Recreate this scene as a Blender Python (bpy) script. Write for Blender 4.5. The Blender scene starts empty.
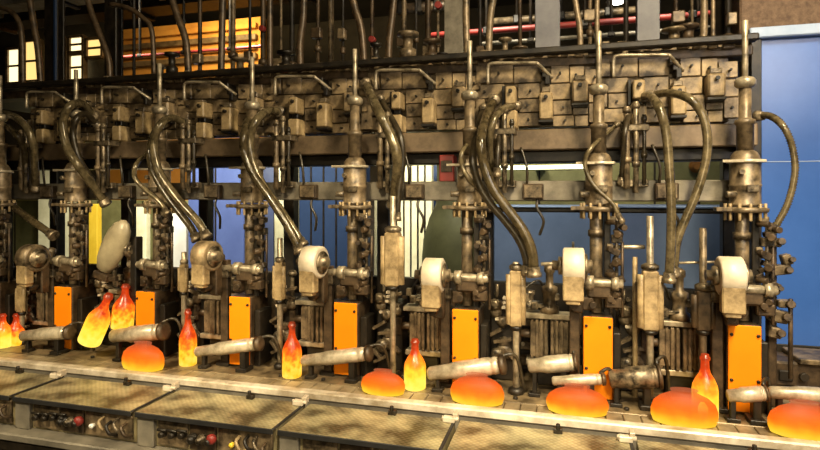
import bpy, bmesh, math, random
from mathutils import Vector, Matrix

C = bpy.context.scene.collection
TH = math.radians(15.57); CS, SN = math.cos(TH), math.sin(TH)
F = 560.0; H = 1.95; HOR = 193.0
DECK = H - .93
PITCH = .6; YC = 2.72
rng = random.Random(7)

def P(px, py, Y):
    """point of the plane at depth Y that lies on this line of sight (used to survey the photo)"""
    u = (px - 410) / F
    X = Y * (u * CS - SN) / (CS + u * SN)
    d = -X * SN + Y * CS
    return Vector((X, Y, H + (HOR - py) * d / F))

def depth(p): return -p.x * SN + p.y * CS
COLX = [P(745, 193, YC).x - PITCH * n for n in range(9)]
ORD = ['first', 'second', 'third', 'fourth', 'fifth', 'sixth', 'seventh', 'eighth', 'ninth', 'tenth']

# ------------------------------------------------------------------ materials
def mat(name, c1, c2=None, scale=12, rough=.5, metal=0.0, bump=0.0, detail=6, lo=.35, hi=.65, spec=.5):
    m = bpy.data.materials.new(name); m.use_nodes = True
    nt = m.node_tree; b = nt.nodes['Principled BSDF']
    b.inputs['Roughness'].default_value = rough; b.inputs['Metallic'].default_value = metal
    b.inputs['Specular IOR Level'].default_value = spec
    if c2 is None:
        b.inputs['Base Color'].default_value = (*c1, 1); return m
    tc = nt.nodes.new('ShaderNodeTexCoord'); nz = nt.nodes.new('ShaderNodeTexNoise')
    nz.inputs['Scale'].default_value = scale; nz.inputs['Detail'].default_value = detail
    nz.inputs['Roughness'].default_value = .65
    nt.links.new(tc.outputs['Object'], nz.inputs['Vector'])
    r = nt.nodes.new('ShaderNodeValToRGB')
    r.color_ramp.elements[0].position = lo; r.color_ramp.elements[0].color = (*c1, 1)
    r.color_ramp.elements[1].position = hi; r.color_ramp.elements[1].color = (*c2, 1)
    nt.links.new(nz.outputs['Fac'], r.inputs['Fac']); nt.links.new(r.outputs['Color'], b.inputs['Base Color'])
    if bump:
        bp = nt.nodes.new('ShaderNodeBump'); bp.inputs['Strength'].default_value = bump; bp.inputs['Distance'].default_value = .01
        nt.links.new(nz.outputs['Fac'], bp.inputs['Height']); nt.links.new(bp.outputs['Normal'], b.inputs['Normal'])
    return m

def emit(name, col, s):
    m = bpy.data.materials.new(name); m.use_nodes = True
    b = m.node_tree.nodes['Principled BSDF']
    b.inputs['Base Color'].default_value = (*col, 1)
    b.inputs['Emission Color'].default_value = (*col, 1); b.inputs['Emission Strength'].default_value = s
    return m

def hot(name, stops, s, scale=9, amp=.5):
    """glowing glass: the temperature falls from the thick base to the thin neck"""
    m = bpy.data.materials.new(name); m.use_nodes = True
    nt = m.node_tree; b = nt.nodes['Principled BSDF']
    tc = nt.nodes.new('ShaderNodeTexCoord'); sp = nt.nodes.new('ShaderNodeSeparateXYZ')
    nt.links.new(tc.outputs['Generated'], sp.inputs[0])
    nz = nt.nodes.new('ShaderNodeTexNoise'); nz.inputs['Scale'].default_value = scale; nz.inputs['Detail'].default_value = 2
    nt.links.new(tc.outputs['Object'], nz.inputs['Vector'])
    ma = nt.nodes.new('ShaderNodeMath'); ma.operation = 'MULTIPLY_ADD'; ma.inputs[1].default_value = amp
    nt.links.new(nz.outputs['Fac'], ma.inputs[0]); nt.links.new(sp.outputs['Z'], ma.inputs[2])
    sb = nt.nodes.new('ShaderNodeMath'); sb.operation = 'SUBTRACT'; sb.inputs[1].default_value = amp * .5
    nt.links.new(ma.outputs[0], sb.inputs[0])
    r = nt.nodes.new('ShaderNodeValToRGB'); els = r.color_ramp.elements
    els[0].position, els[0].color = stops[0][0], (*stops[0][1], 1)
    els[1].position, els[1].color = stops[-1][0], (*stops[-1][1], 1)
    for p, c in stops[1:-1]:
        e = els.new(p); e.color = (*c, 1)
    nt.links.new(sb.outputs[0], r.inputs['Fac'])
    b.inputs['Base Color'].default_value = (.06, .012, .002, 1); b.inputs['Roughness'].default_value = .3
    nt.links.new(r.outputs['Color'], b.inputs['Emission Color']); b.inputs['Emission Strength'].default_value = s
    return m

M = {}
M['steel'] = mat('worn grey steel', (.022, .016, .009), (.32, .245, .15), 22, .36, .45, .3, lo=.38, hi=.66)
M['steel_light'] = mat('bright worn steel', (.10, .078, .046), (.52, .43, .29), 16, .34, .4, .15)
M['drum'] = mat('pale machined metal', (.46, .37, .25), (.66, .57, .43), 8, .4, .0, .05)
M['tan'] = mat('tan painted metal', (.14, .092, .04), (.50, .36, .18), 13, .5, .05, .2)
M['tan_grey'] = mat('grimy tan metal', (.030, .021, .011), (.27, .195, .11), 18, .42, .3, .3, lo=.36, hi=.66)
M['brown'] = mat('oily brown casting', (.014, .009, .0045), (.11, .07, .036), 16, .45, .3, .3)
M['beam'] = mat('brown beam paint', (.07, .046, .024), (.20, .138, .078), 7, .45, .1, .1)
M['beam_grey'] = mat('grey beam paint', (.085, .073, .052), (.22, .19, .14), 9, .45, .15, .1)
M['dark'] = mat('black greasy iron', (.004, .003, .002), (.026, .019, .011), 14, .45, .2, .2)
M['black'] = mat('black rubber', (.008, .008, .008), (.02, .018, .016), 10, .6)
M['hose'] = mat('olive rubber hose', (.022, .016, .007), (.095, .07, .034), 30, .2, .1, .1)
M['hose_light'] = mat('grey olive hose', (.045, .034, .016), (.185, .142, .075), 30, .2, .25, .1)
M['hose_dark'] = mat('dark oily hose', (.012, .009, .005), (.055, .04, .02), 30, .35, .1, .1)
M['tan_pale'] = mat('pale beige shell', (.19, .155, .09), (.40, .33, .20), 6, .4, .05, .08)
M['orange'] = mat('orange cover paint', (.82, .215, .0012), (.86, .24, .002), 6, .55, 0, 0, spec=.2)
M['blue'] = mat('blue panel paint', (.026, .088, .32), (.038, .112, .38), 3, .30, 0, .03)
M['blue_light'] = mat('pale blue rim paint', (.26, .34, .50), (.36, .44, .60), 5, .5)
M['blue_dull'] = mat('dull blue cabinet paint', (.115, .175, .31), (.16, .23, .40), 3, .55)
M['blue_mid'] = mat('mid blue cabinet paint', (.055, .085, .24), (.075, .115, .30), 3, .55)
M['blue_deep'] = mat('deep blue cabinet paint', (.014, .032, .085), (.022, .046, .115), 3, .5)
M['olive'] = mat('olive panel paint', (.13, .125, .045), (.22, .21, .085), 4, .6)
M['olive_dark'] = mat('dark olive paint', (.06, .06, .022), (.11, .11, .045), 4, .6)
M['cream'] = mat('cream sheet', (.62, .58, .36), (.80, .76, .52), 5, .7)
M['white'] = mat('off white board', (.72, .70, .62), (.85, .83, .76), 5, .7)
M['pillar'] = mat('grey pillar paint', (.105, .102, .115), (.17, .165, .172), 5, .6)
M['hood'] = mat('brown fire-brick hood', (.075, .042, .024), (.16, .10, .06), 30, .8, 0, .4)
M['red'] = mat('red pipe paint', (.14, .014, .010), (.24, .022, .015), 9, .5)
M['rust'] = mat('rusty orange paint', (.20, .08, .015), (.34, .14, .02), 9, .6)
M['steel_pale'] = mat('pale rubbed steel', (.20, .16, .10), (.62, .53, .38), 12, .34, .3, .12)
M['bank'] = mat('stained tan bank metal', (.045, .03, .015), (.46, .33, .175), 9, .45, .1, .25, lo=.36, hi=.70)
M['yellow'] = mat('yellow paint', (.80, .52, .03), (.9, .62, .05), 6, .5)
M['shell'] = mat('sooty wall', (.020, .017, .012), (.045, .036, .024), 3, .85, 0, .1)
M['floor'] = mat('oily concrete', (.03, .025, .018), (.08, .065, .045), 4, .6, 0, .2)
M['hallwall'] = mat('ochre hall cladding', (.40, .16, .022), (.62, .31, .06), 1.2, .8)
M['deck'] = mat('oily machine deck', (.045, .031, .015), (.29, .21, .11), 9, .4, .2, .3)
M['belt'] = mat('rubbed conveyor steel', (.12, .085, .045), (.40, .31, .18), 7, .4, .2, .1)
M['lip'] = mat('polished conveyor edge', (.30, .235, .15), (.74, .65, .51), 7, .36, .1, .05)
M['ledge'] = mat('grey ledge steel', (.12, .105, .08), (.25, .22, .165), 8, .5, .3, .15)
M['valvebox'] = mat('dull olive box front', (.12, .095, .045), (.33, .27, .14), 9, .55, .1, .15)
M['clear'] = emit('lamp glass', (1.0, .97, .82), 14)
M['tube'] = emit('fluorescent tube glass', (1.0, .95, .62), 3.5)
M['window'] = emit('lit window glass', (1.0, .66, .22), 1.1)
M['window_hot'] = emit('bright lit window glass', (1.0, .80, .42), 1.7)
M['hot_bottle'] = hot('hot bottle glass', [(.0, (1, .62, .08)), (.20, (1, .50, .02)), (.38, (1, .20, .008)), (.6, (.60, .045, .003)), (.85, (.36, .02, .003)), (1, (.12, .01, .003))], 1.15, 34, .9)
M['hot_bright'] = hot('hotter bottle glass', [(.0, (1, .74, .12)), (.32, (1, .60, .03)), (.58, (1, .24, .01)), (.78, (.55, .035, .004)), (1, (.22, .014, .003))], 1.2, 28, .6)
def clear_top(m, a0, a1):
    nt = m.node_tree; b = nt.nodes['Principled BSDF']; b.inputs['Roughness'].default_value = .5; b.inputs['Specular IOR Level'].default_value = .2
    sp = next(n for n in nt.nodes if n.type == 'SEPXYZ'); mr = nt.nodes.new('ShaderNodeMapRange')
    mr.inputs[1].default_value = .45; mr.inputs[2].default_value = 1.0; mr.inputs[3].default_value = a0; mr.inputs[4].default_value = a1
    nt.links.new(sp.outputs['Z'], mr.inputs[0]); nt.links.new(mr.outputs[0], b.inputs['Alpha'])
    return m
M['hot_jar'] = hot('hot jar glass', [(.0, (1, .64, .05)), (.16, (1, .50, .015)), (.36, (1, .22, .006)), (.5, (.90, .13, .005)), (.7, (.80, .10, .01)), (.9, (.58, .10, .03)), (1, (.40, .11, .05))], 1.0, 14, .3)

def tread_plate():
    m = bpy.data.materials.new('brass coloured tread plate'); m.use_nodes = True
    nt = m.node_tree; b = nt.nodes['Principled BSDF']
    tc = nt.nodes.new('ShaderNodeTexCoord')
    nz = nt.nodes.new('ShaderNodeTexNoise'); nz.inputs['Scale'].default_value = 7; nz.inputs['Detail'].default_value = 8
    nt.links.new(tc.outputs['Object'], nz.inputs['Vector'])
    r = nt.nodes.new('ShaderNodeValToRGB')
    r.color_ramp.elements[0].position = .37; r.color_ramp.elements[0].color = (.10, .08, .04, 1)
    r.color_ramp.elements[1].position = .64; r.color_ramp.elements[1].color = (.58, .50, .28, 1)  # paler yellowish end of the noise also imitates glare on the lids
    nt.links.new(nz.outputs['Fac'], r.inputs['Fac'])
    mp = nt.nodes.new('ShaderNodeMapping'); mp.inputs['Rotation'].default_value = (0, 0, .785)
    mp.inputs['Scale'].default_value = (1, 1, .01)
    nt.links.new(tc.outputs['Object'], mp.inputs['Vector'])
    ck = nt.nodes.new('ShaderNodeTexVoronoi'); ck.inputs['Scale'].default_value = 55; ck.inputs['Randomness'].default_value = .15
    nt.links.new(mp.outputs[0], ck.inputs['Vector'])
    bp = nt.nodes.new('ShaderNodeBump'); bp.inputs['Strength'].default_value = .6; bp.inputs['Distance'].default_value = .004
    bp.invert = True
    nt.links.new(ck.outputs['Distance'], bp.inputs['Height']); nt.links.new(bp.outputs[0], b.inputs['Normal'])
    mx = nt.nodes.new('ShaderNodeMix'); mx.data_type = 'RGBA'; mx.blend_type = 'MULTIPLY'; mx.inputs[0].default_value = .45
    nt.links.new(r.outputs[0], mx.inputs[6])
    rr = nt.nodes.new('ShaderNodeValToRGB'); rr.color_ramp.elements[0].position = .1; rr.color_ramp.elements[1].position = .6
    rr.color_ramp.elements[0].color = (1, 1, 1, 1); rr.color_ramp.elements[1].color = (.35, .33, .28, 1)
    nt.links.new(ck.outputs['Distance'], rr.inputs[0]); nt.links.new(rr.outputs[0], mx.inputs[7])
    nt.links.new(mx.outputs[2], b.inputs['Base Color'])
    b.inputs['Roughness'].default_value = .34; b.inputs['Metallic'].default_value = .3
    return m
M['tread'] = tread_plate()

clear_top(M['hot_jar'], .95, .35)  # see-through upper part stands in for the moving bottle's blur fading out
# ------------------------------------------------------------------ geometry helpers
class MB:
    def __init__(s): s.b = bmesh.new()
    def box(s, c, size, rot=None, bev=None):
        t = bmesh.new()
        bmesh.ops.create_cube(t, size=1)
        bmesh.ops.scale(t, vec=size, verts=t.verts)
        bv = min(size) * .12 if bev is None else bev
        bv = min(bv, .012)
        if bv > 0: bmesh.ops.bevel(t, geom=t.edges[:], offset=bv, segments=1, affect='EDGES')
        mt = Matrix.Translation(c)
        if rot is not None: mt = mt @ rot
        bmesh.ops.transform(t, matrix=mt, verts=t.verts)
        s._merge(t); return s
    def bx(s, x0, x1, y0, y1, z0, z1, bev=None):
        return s.box(((x0+x1)/2, (y0+y1)/2, (z0+z1)/2), (abs(x1-x0), abs(y1-y0), abs(z1-z0)), None, bev)
    def _merge(s, t):
        me = bpy.data.meshes.new('tmp'); t.to_mesh(me); t.free(); s.b.from_mesh(me); bpy.data.meshes.remove(me)
    def lathe(s, prof, origin=(0,0,0), axis=(0,0,1), seg=20):
        """prof: list of (radius, height) along the axis"""
        q = Vector((0,0,1)).rotation_difference(Vector(axis).normalized()).to_matrix()
        o = Vector(origin); rings = []
        for r, h in prof:
            if r < 1e-6: rings.append([s.b.verts.new(o + q @ Vector((0,0,h)))])
            else: rings.append([s.b.verts.new(o + q @ Vector((r*math.cos(2*math.pi*i/seg), r*math.sin(2*math.pi*i/seg), h))) for i in range(seg)])
        for k in range(len(rings)-1):
            a, b = rings[k], rings[k+1]
            flat = abs(prof[k][1]-prof[k+1][1]) < 1e-6
            for i in range(seg):
                j = (i+1) % seg
                if len(a) == 1 and len(b) == 1: continue
                if len(a) == 1: f = s.b.faces.new((a[0], b[i], b[j]))
                elif len(b) == 1: f = s.b.faces.new((a[i], a[j], b[0]))
                else: f = s.b.faces.new((a[i], a[j], b[j], b[i]))
                f.smooth = not flat
        if len(rings[0]) > 1: s.b.faces.new(rings[0][::-1])
        if len(rings[-1]) > 1: s.b.faces.new(rings[-1])
        return s
    def cyl(s, p0, p1, r, r2=None, seg=14):
        p0, p1 = Vector(p0), Vector(p1); d = p1-p0; L = d.length
        r2 = r if r2 is None else r2; c = min(r, r2)*.12; c = min(c, L*.2)
        return s.lathe([(r-c, 0), (r, c), (r2, L-c), (r2-c, L)], p0, d, seg)
    def tube(s, pts, r, seg=10, sub=6, rib=0, ribn=0):
        pts = [Vector(p) for p in pts]
        path = []
        if len(pts) == 2 or sub <= 1: path = pts
        else:
            for i in range(len(pts)-1):
                p0 = pts[i-1] if i else pts[0]*2-pts[1]; p1, p2 = pts[i], pts[i+1]
                p3 = pts[i+2] if i+2 < len(pts) else p2*2-p1
                for k in range(sub):
                    t = k/sub
                    path.append(.5*((2*p1)+(p2-p0)*t+(2*p0-5*p1+4*p2-p3)*t*t+(3*p1-p0-3*p2+p3)*t**3))
            path.append(pts[-1])
        if rib:   # resample finely for a corrugated hose
            L = [0]
            for a, b in zip(path, path[1:]): L.append(L[-1]+(b-a).length)
            n = int(L[-1]/(rib*.5)); new = []; k = 0
            for i in range(n+1):
                d = L[-1]*i/n
                while k < len(L)-2 and L[k+1] < d: k += 1
                seglen = max(L[k+1]-L[k], 1e-6)
                new.append(path[k].lerp(path[k+1], (d-L[k])/seglen))
            path = new
        T = [(path[min(i+1, len(path)-1)]-path[max(i-1, 0)]).normalized() for i in range(len(path))]
        up = Vector((0,1,0)) if abs(T[0].y) < .9 else Vector((1,0,0))
        nrm = (up - T[0]*up.dot(T[0])).normalized(); rings = []
        for i, p in enumerate(path):
            nrm = (nrm - T[i]*nrm.dot(T[i])).normalized(); bn = T[i].cross(nrm)
            rr = r*(1.0 if not rib or i % 2 else .72)
            rings.append([s.b.verts.new(p + (nrm*math.cos(2*math.pi*k/seg)+bn*math.sin(2*math.pi*k/seg))*rr) for k in range(seg)])
        for a, b in zip(rings, rings[1:]):
            for i in range(seg):
                j = (i+1) % seg; f = s.b.faces.new((a[i], a[j], b[j], b[i])); f.smooth = True
        s.b.faces.new(rings[0][::-1]); s.b.faces.new(rings[-1])
        return s
    def build(s, name, m, parent=None, loc=(0,0,0), kind=None):
        bmesh.ops.recalc_face_normals(s.b, faces=s.b.faces[:])
        me = bpy.data.meshes.new(name); s.b.to_mesh(me); s.b.free()
        me.materials.append(m if not isinstance(m, str) else M[m])
        o = bpy.data.objects.new(name, me); C.objects.link(o)
        o.location = loc
        if parent: o.parent = parent
        if kind: o['kind'] = kind
        return o

class Each:
    """every primitive becomes a part of its own"""
    def __init__(s, name, m, parent): s.a = (name, m, parent)
    def __getattr__(s, k):
        def f(*a, **kw):
            q = MB(); getattr(q, k)(*a, **kw); q.build(*s.a); return s
        return f

def tag(o, label, cat, group=None):
    o['label'] = label; o['category'] = cat
    if group: o['group'] = group
    return o
def thing(name, label, cat, loc, group=None):
    o = bpy.data.objects.new(name, None); C.objects.link(o); o.location = loc; o.empty_display_size = .05
    return tag(o, label, cat, group)
def dup(root, loc, label):
    r = root.copy(); C.objects.link(r); r.location = loc; r['label'] = label
    for ch in list(root.children):
        c = ch.copy(); C.objects.link(c); c.parent = r
        for g in list(ch.children):
            d = g.copy(); C.objects.link(d); d.parent = c
    return r

# ------------------------------------------------------------------ the setting
def struct(name, mb, m): return mb.build(name, m, kind='structure')
struct('floor', MB().bx(-11, 3.7, -2.6, 11.2, -.1, 0, 0), 'floor')
struct('ceiling', MB().bx(-11, 3.7, -2.6, 11.2, 5.6, 5.7, 0), 'shell')
struct('wall_back', MB().bx(-11, 3.7, 11, 11.2, 0, 5.6, 0), 'shell')
struct('wall_left', MB().bx(-11.2, -11, -2.6, 11.2, 0, 5.6, 0), 'shell')
struct('wall_right', MB().bx(3.7, 3.9, -2.6, 11.2, 0, 5.6, 0), 'shell')
struct('wall_front', MB().bx(-11, 3.7, -2.8, -2.6, 0, 5.6, 0), 'shell')

XL, XR = -4.6, 2.1      # extent of the machine along its length

# ------------------------------------------------------------------ machine bed, conveyor
bed = thing('machine_bed', 'long dark oily machine bed carrying all columns behind the conveyor', 'machine bed', (0, 0, 0))
MB().bx(XL, XR, 2.54, 3.23, 0, DECK-.03, .01).build('bed_casing', 'brown', bed)
MB().bx(XL, XR, 2.52, 3.24, DECK-.03, DECK, .004).build('deck_plate', 'deck', bed)
mb = Each('deck_bolt', 'dark', bed)
for i in range(28):
    x = XL + .15 + i*.235; mb.cyl((x, 2.56, DECK), (x, 2.56, DECK+.012), .011, seg=6)

conv = thing('conveyor', 'long bottle conveyor with a rubbed pale front edge, before the machine columns', 'conveyor', (0, 0, 0))
mb = MB().bx(XL, XR, 2.427, 2.513, DECK-.025, DECK-.012, .001)
x = XL
while x < XR - .07:
    mb.bx(x, x+.066, 2.425, 2.515, DECK-.016, DECK+.001, .003); x += .07
mb.build('belt', 'belt', conv)
MB().bx(XL, XR, 2.375, 2.425, DECK-.03, DECK+.006, .006).build('front_rail', 'lip', conv)
MB().bx(XL, XR, 2.385, 2.52, DECK-.10, DECK-.03, .004).build('side_channel', 'ledge', conv)
mb = Each('support', 'dark', conv)
for i in range(9): mb.bx(XL+.3+i*.78, XL+.36+i*.78, 2.42, 2.51, 0, DECK-.10, .004)

# ------------------------------------------------------------------ tray boxes in the foreground
TF, TB, TZ = 2.03, 2.325, H-.955
tx = [.94 - .69*i for i in range(6)]       # right-hand edges of each lid: the seams
front_beam = thing('front_ledge', 'grey steel ledge running under the row of tread plate boxes', 'ledge', (0, 0, 0))
MB().bx(XL, XR-.3, 1.98, 2.36, TZ-.185, TZ-.15, .006).build('ledge_bar', 'ledge', front_beam)
MB().bx(XL, XR-.3, 1.99, 2.03, TZ-.235, TZ-.185, .006).build('ledge_face', 'dark', front_beam)
mb = Each('ledge_leg', 'dark', front_beam)
for i in range(8): mb.bx(XL+.2+i*.72, XL+.26+i*.72, 2.22, 2.3, 0, TZ-.185, .004)

def tray_box(i, xr):
    w = .668
    lab = ['tread plate topped valve box at the bottom right corner of the photo',
           'tread plate topped valve box below the third and fourth flasks from the left',
           'tread plate topped valve box in front of the stubby yellow-based bottle',
           'tread plate topped valve box in front of the slim mottled red bottle',
           'tread plate topped valve box with a white plug, below the leftmost squat flask',
           'tread plate topped valve box cut by the left edge of the photo'][i]
    t = thing('valve_box', lab, 'valve box', (xr-w/2-.01, TF, TZ-.15), 'tread plate valve boxes along the front')
    hw = w/2
    MB().bx(-hw, hw, .03, TB-TF, 0, .142, .003).build('box_body', 'valvebox', t)
    lid = MB().bx(-hw, hw, 0, TB-TF, .142, .15, .002).build('tread_plate_lid', 'tread', t)
    MB().bx(-hw, hw, -.006, 0, .13, .152, .002).build('front_trim', 'black', lid)
    MB().bx(hw-.008, hw+.006, 0, TB-TF, .147, .1525, .002).build('seam_strip', 'black', lid)
    # bright hinge bracket at the rear corner and a dark latch half way along
    h = MB().box((hw-.02, TB-TF-.03, .162), (.05, .03, .022)).box((hw+.005, TB-TF-.015, .172), (.02, .04, .03))
    h.cyl((hw-.05, TB-TF-.03, .165), (hw+.02, TB-TF-.03, .165), .009)
    h.build('hinge', 'lip', t)
    MB().box((hw+.03-w*.45, TB-TF-.02, .160), (.035, .025, .02)).cyl((hw+.03-w*.45, TB-TF-.03, .165), (hw+.03-w*.45, TB-TF-.03, .19), .008).build('latch', 'dark', t)
    # front: recessed bays with end post, valves, knobs, plugs
    MB().bx(-hw, -hw+.085, .008, .04, .0, .128, .004).build('end_post', 'ledge', t)
    for k, (a, b) in enumerate(((-.235, -.085), (-.075, .055), (.065, .32))):
        MB().bx(a, b, .018, .034, .012, .120, .004).build('front_panel', 'tan_grey' if k != 1 else 'brown', t)
    r2 = random.Random(30+i)
    for k in range(4):
        x = -.2 + k*.05; z = .05 + r2.random()*.03
        MB().cyl((x, .02, z), (x, -.012, z), .016, .012).cyl((x-.02, .0, z+.02), (x+.025, .0, z+.02), .006).build('valve_fitting', 'dark', t)
    for k in range(3):
        x = -.05 + k*.042
        MB().lathe([(.022, 0), (.022, .012), (.014, .02), (.014, .035), (.006, .04)], (x, .02, .065), (0, -1, 0), 12).build('valve_cap', ['dark', 'steel', 'dark'][k], t)
    MB().lathe([(.012, 0), (.020, .008), (.022, .022), (.015, .032), (.0, .034)], (.045, .02, .075), (0, -1, 0), 14).build('red_knob', 'red', t)
    MB().lathe([(.009, 0), (.012, .02), (.0, .026)], (.115 if i != 3 else .14, .02, .06), (0, -1, 0), 10).build('plug', 'white' if i == 4 else 'yellow', t)
    for k in range(4):
        x = .17 + k*.04; z = .045 + r2.random()*.03
        MB().tube([(x, .02, z+.03), (x, -.01, z+.02), (x+.02, -.012, z-.01), (x+.03, .02, z-.025)], .007).build('loop_pipe', ['tan', 'dark', 'steel', 'brown'][k], t)
for i, xr in enumerate(tx): tray_box(i, xr)

# pipes under the ledge
for k, (dy, dz, m, nm) in enumerate(((0.10, -.29, 'tan_grey', 'lower front pipe of brass colour under the ledge'), (.14, -.36, 'dark', 'dark lower pipe under the ledge, below the brass coloured one'))):
    mb = MB().cyl((XL, TF+dy, TZ+dz), (XR-.3, TF+dy, TZ+dz), .022)
    o = mb.build('supply_pipe', m); tag(o, nm, 'pipe')
mbi = 0
for i in range(12):
    x = -2.9+i*.13
    mb = MB().cyl((x, TF+.05, TZ-.31), (x, TF+.05, TZ-.25), .018, seg=8).box((x, TF+.06, TZ-.31), (.045, .06, .03))
    o = mb.build('pipe_clamp', ['tan', 'tan_grey', 'steel'][i % 3])
    tag(o, 'small worn clamp block on the pipe below the ledge, lower left corner', 'clamp', 'pipe clamps below the front ledge')

# ------------------------------------------------------------------ long beams and rails
BX0, BX1 = P(-60, 193, 2.95).x, P(752, 193, 2.95).x
def beam(name, label, y0, y1, z0, z1, m, x0=BX0, x1=BX1, cat='beam'):
    return tag(MB().bx(x0, x1, y0, y1, H+z0, H+z1, .006).build(name, m), label, cat)
beam('header_beam', 'plain brown header beam running under the valve bank', 2.86, 3.06, .214, .318, 'beam')
beam('black_channel', 'black channel directly beneath the brown header beam', 2.93, 3.06, .155, .2145, 'dark')  # dark bar added where only the header beam's shade falls
beam('cross_beam', 'grey cross beam behind the columns at mid height', 2.82, 2.94, -.040, .060, 'beam_grey')
beam('slotted_beam', 'upper dark beam with slots above the valve bank', 2.93, 3.06, .640, .690, 'brown')
beam('top_rail', 'thin black rail along the top of the machine', 2.84, 2.90, .690, .722, 'dark', cat='rail')
beam('shelf_angle', 'narrow dark angle bar just below the grey cross beam', 2.97, 3.02, -.10, -.075, 'dark', x0=P(480,193,2.97).x, cat='bar')
# uprights that carry the beams
for n in range(8):
    mb = MB().bx(-.035, .035, -.035, .035, -.93+.93, .93+.66, .005)
    o = mb.build('upright', 'dark', loc=(COLX[n]+.035, 3.105, DECK))
    tag(o, f'dark square upright behind the {ORD[n]} column from the blue panel', 'upright', 'uprights behind the columns')
# dark machine interior that closes the view behind the moulds
inner = thing('mould_gear_casing', 'long low dark casing behind the mould gear', 'casing', ((BX0+BX1)/2, 3.19, DECK))
MB().bx(-(BX1-BX0)/2, (BX1-BX0)/2, -.04, .04, 0, .43, .01).build('casing_body', 'dark', inner)
mb = Each('casing_rib', 'brown', inner); mb2 = Each('casing_bolt', 'steel', inner)
for i in range(36):
    x = -(BX1-BX0)/2+.1+i*(BX1-BX0-.2)/35
    mb2.cyl((x, -.04, .37), (x, -.058, .37), .012, seg=6); mb.box((x+.05, -.048, .22), (.03, .02, .22))

# ------------------------------------------------------------------ columns (one per section)
def column_proto():
    t = thing('blow_column', '', 'machine column', (0, 0, 0), 'machine columns')
    z = lambda v: v + .93
    MB().cyl((0,0,z(.46)), (0,0,z(.745)), .0125, seg=12).build('top_rod', 'steel_light', t)
    MB().lathe([(.02, 0), (.036, .008), (.042, .018), (.042, .036), (.034, .046), (.02, .052)], (0,0,z(.45)), seg=18).build('collar', 'steel_light', t)
    MB().lathe([(.034, 0), (.034, .125), (.040, .128), (.040, .145), (.028, .150), (.025, .155), (.025, .30)], (0,0,z(.17)), seg=18).build('neck_tube', 'tan_grey', t)
    body = MB().lathe([(.064, 0), (.066, .006), (.060, .012), (.060, .08), (.063, .083), (.063, .092), (.060, .095), (.060, .19), (.055, .215), (.044, .232), (.034, .238)], (0,0,z(-.055)), seg=24).build('cylinder_body', 'tan_grey', t)
    MB().box((.012,-.061,z(.02)), (.045,.016,.03)).cyl((-.03,-.056,z(.09)), (-.03,-.075,z(.09)), .012).cyl((-.045,-.04,z(-.005)), (-.085,-.05,z(-.005)), .014).build('port_fitting', 'steel', body)
    ring = MB().lathe([(.060, 0), (.072, .002), (.072, .014), (.060, .016)], (0,0,z(.128)), seg=22).box((-.02,-.062,z(.136)), (.165,.012,.012))
    ring.build('clamp_ring', 'steel_pale', t)
    MB().lathe([(.06, 0), (.088, .003), (.090, .02), (.06, .026)], (0,0,z(-.085)), seg=22).box((-.03,-.03,z(-.07)), (.19,.06,.018)).build('flange', 'tan_grey', t)
    mb = Each('flange_stud', 'tan', t)
    for k in range(12):
        a = 2*math.pi*k/12; x, y = .077*math.cos(a), .077*math.sin(a)
        mb.cyl((x,y,z(-.118)), (x,y,z(-.045)), .007, seg=6)
    MB().cyl((-.012,0,z(-.55)), (-.012,0,z(-.085)), .028).lathe([(.036,0),(.036,.03)], (-.012,0,z(-.20)), seg=14).lathe([(.036,0),(.036,.04)], (-.012,0,z(-.46)), seg=14).build('leg_shaft', 'tan_grey', t)
    MB().bx(.022, .05, -.02, .05, z(-.56), z(-.085)).build('back_plate', 'dark', t)
    # bumpy linkage of nuts, pins and blocks down the right-hand side
    r = random.Random(3); mb = Each('link_block', 'steel', t); mb2 = Each('link_pin', 'brown', t)
    zz = -.12
    while zz > -.50:
        x = .055 + r.uniform(-.012, .035); s_ = r.uniform(.024, .05)
        (mb if r.random() < .55 else mb2).box((x, -.03+r.uniform(-.03,.02), z(zz)), (s_, .04, s_*.8), Matrix.Rotation(r.uniform(-.5,.5), 3, 'Y').to_4x4())
        if r.random() < .75:
            mb2.cyl((x+r.uniform(-.02,.02), -.05, z(zz-.01)), (x+r.uniform(-.02,.02), -.085, z(zz-.01)), r.uniform(.010,.018), seg=10)
        zz -= r.uniform(.02, .035)
    mb.cyl((.075, -.03, z(-.53)), (.075, -.03, z(-.10)), .008, seg=8)
    mb2.cyl((.10, -.02, z(-.56)), (.10, -.02, z(-.22)), .007, seg=8)
    # yoke and cross shaft just above the housing
    MB().cyl((-.15,-.07,z(-.405)), (.10,-.07,z(-.405)), .02).lathe([(.034,0),(.034,.035)], (-.06,-.07,z(-.405)), (1,0,0), 16).lathe([(.03,0),(.03,.03)], (.05,-.07,z(-.405)), (1,0,0), 16).build('cross_shaft', 'steel_light', t)
    MB().box((.0,-.035,z(-.43)), (.11,.09,.09)).box((.06,-.05,z(-.49)), (.07,.05,.05)).box((-.05,-.05,z(-.50)), (.05,.05,.06)).cyl((-.03,-.08,z(-.5)),(-.03,-.105,z(-.5)),.016).cyl((.045,-.075,z(-.47)),(.045,-.1,z(-.47)),.014).build('yoke', 'brown', t)
    return t
def col_label(n):
    if n == 0: return 'tall machine column nearest the blue wall panel, rod on top'
    return f'tall grimy machine column with thin top rod, {ORD[n]} from the blue panel'
col0 = column_proto(); col0['label'] = col_label(0); col0.location = (COLX[0], YC, DECK)
for n in range(1, 8): dup(col0, (COLX[n], YC, DECK), col_label(n))

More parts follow.
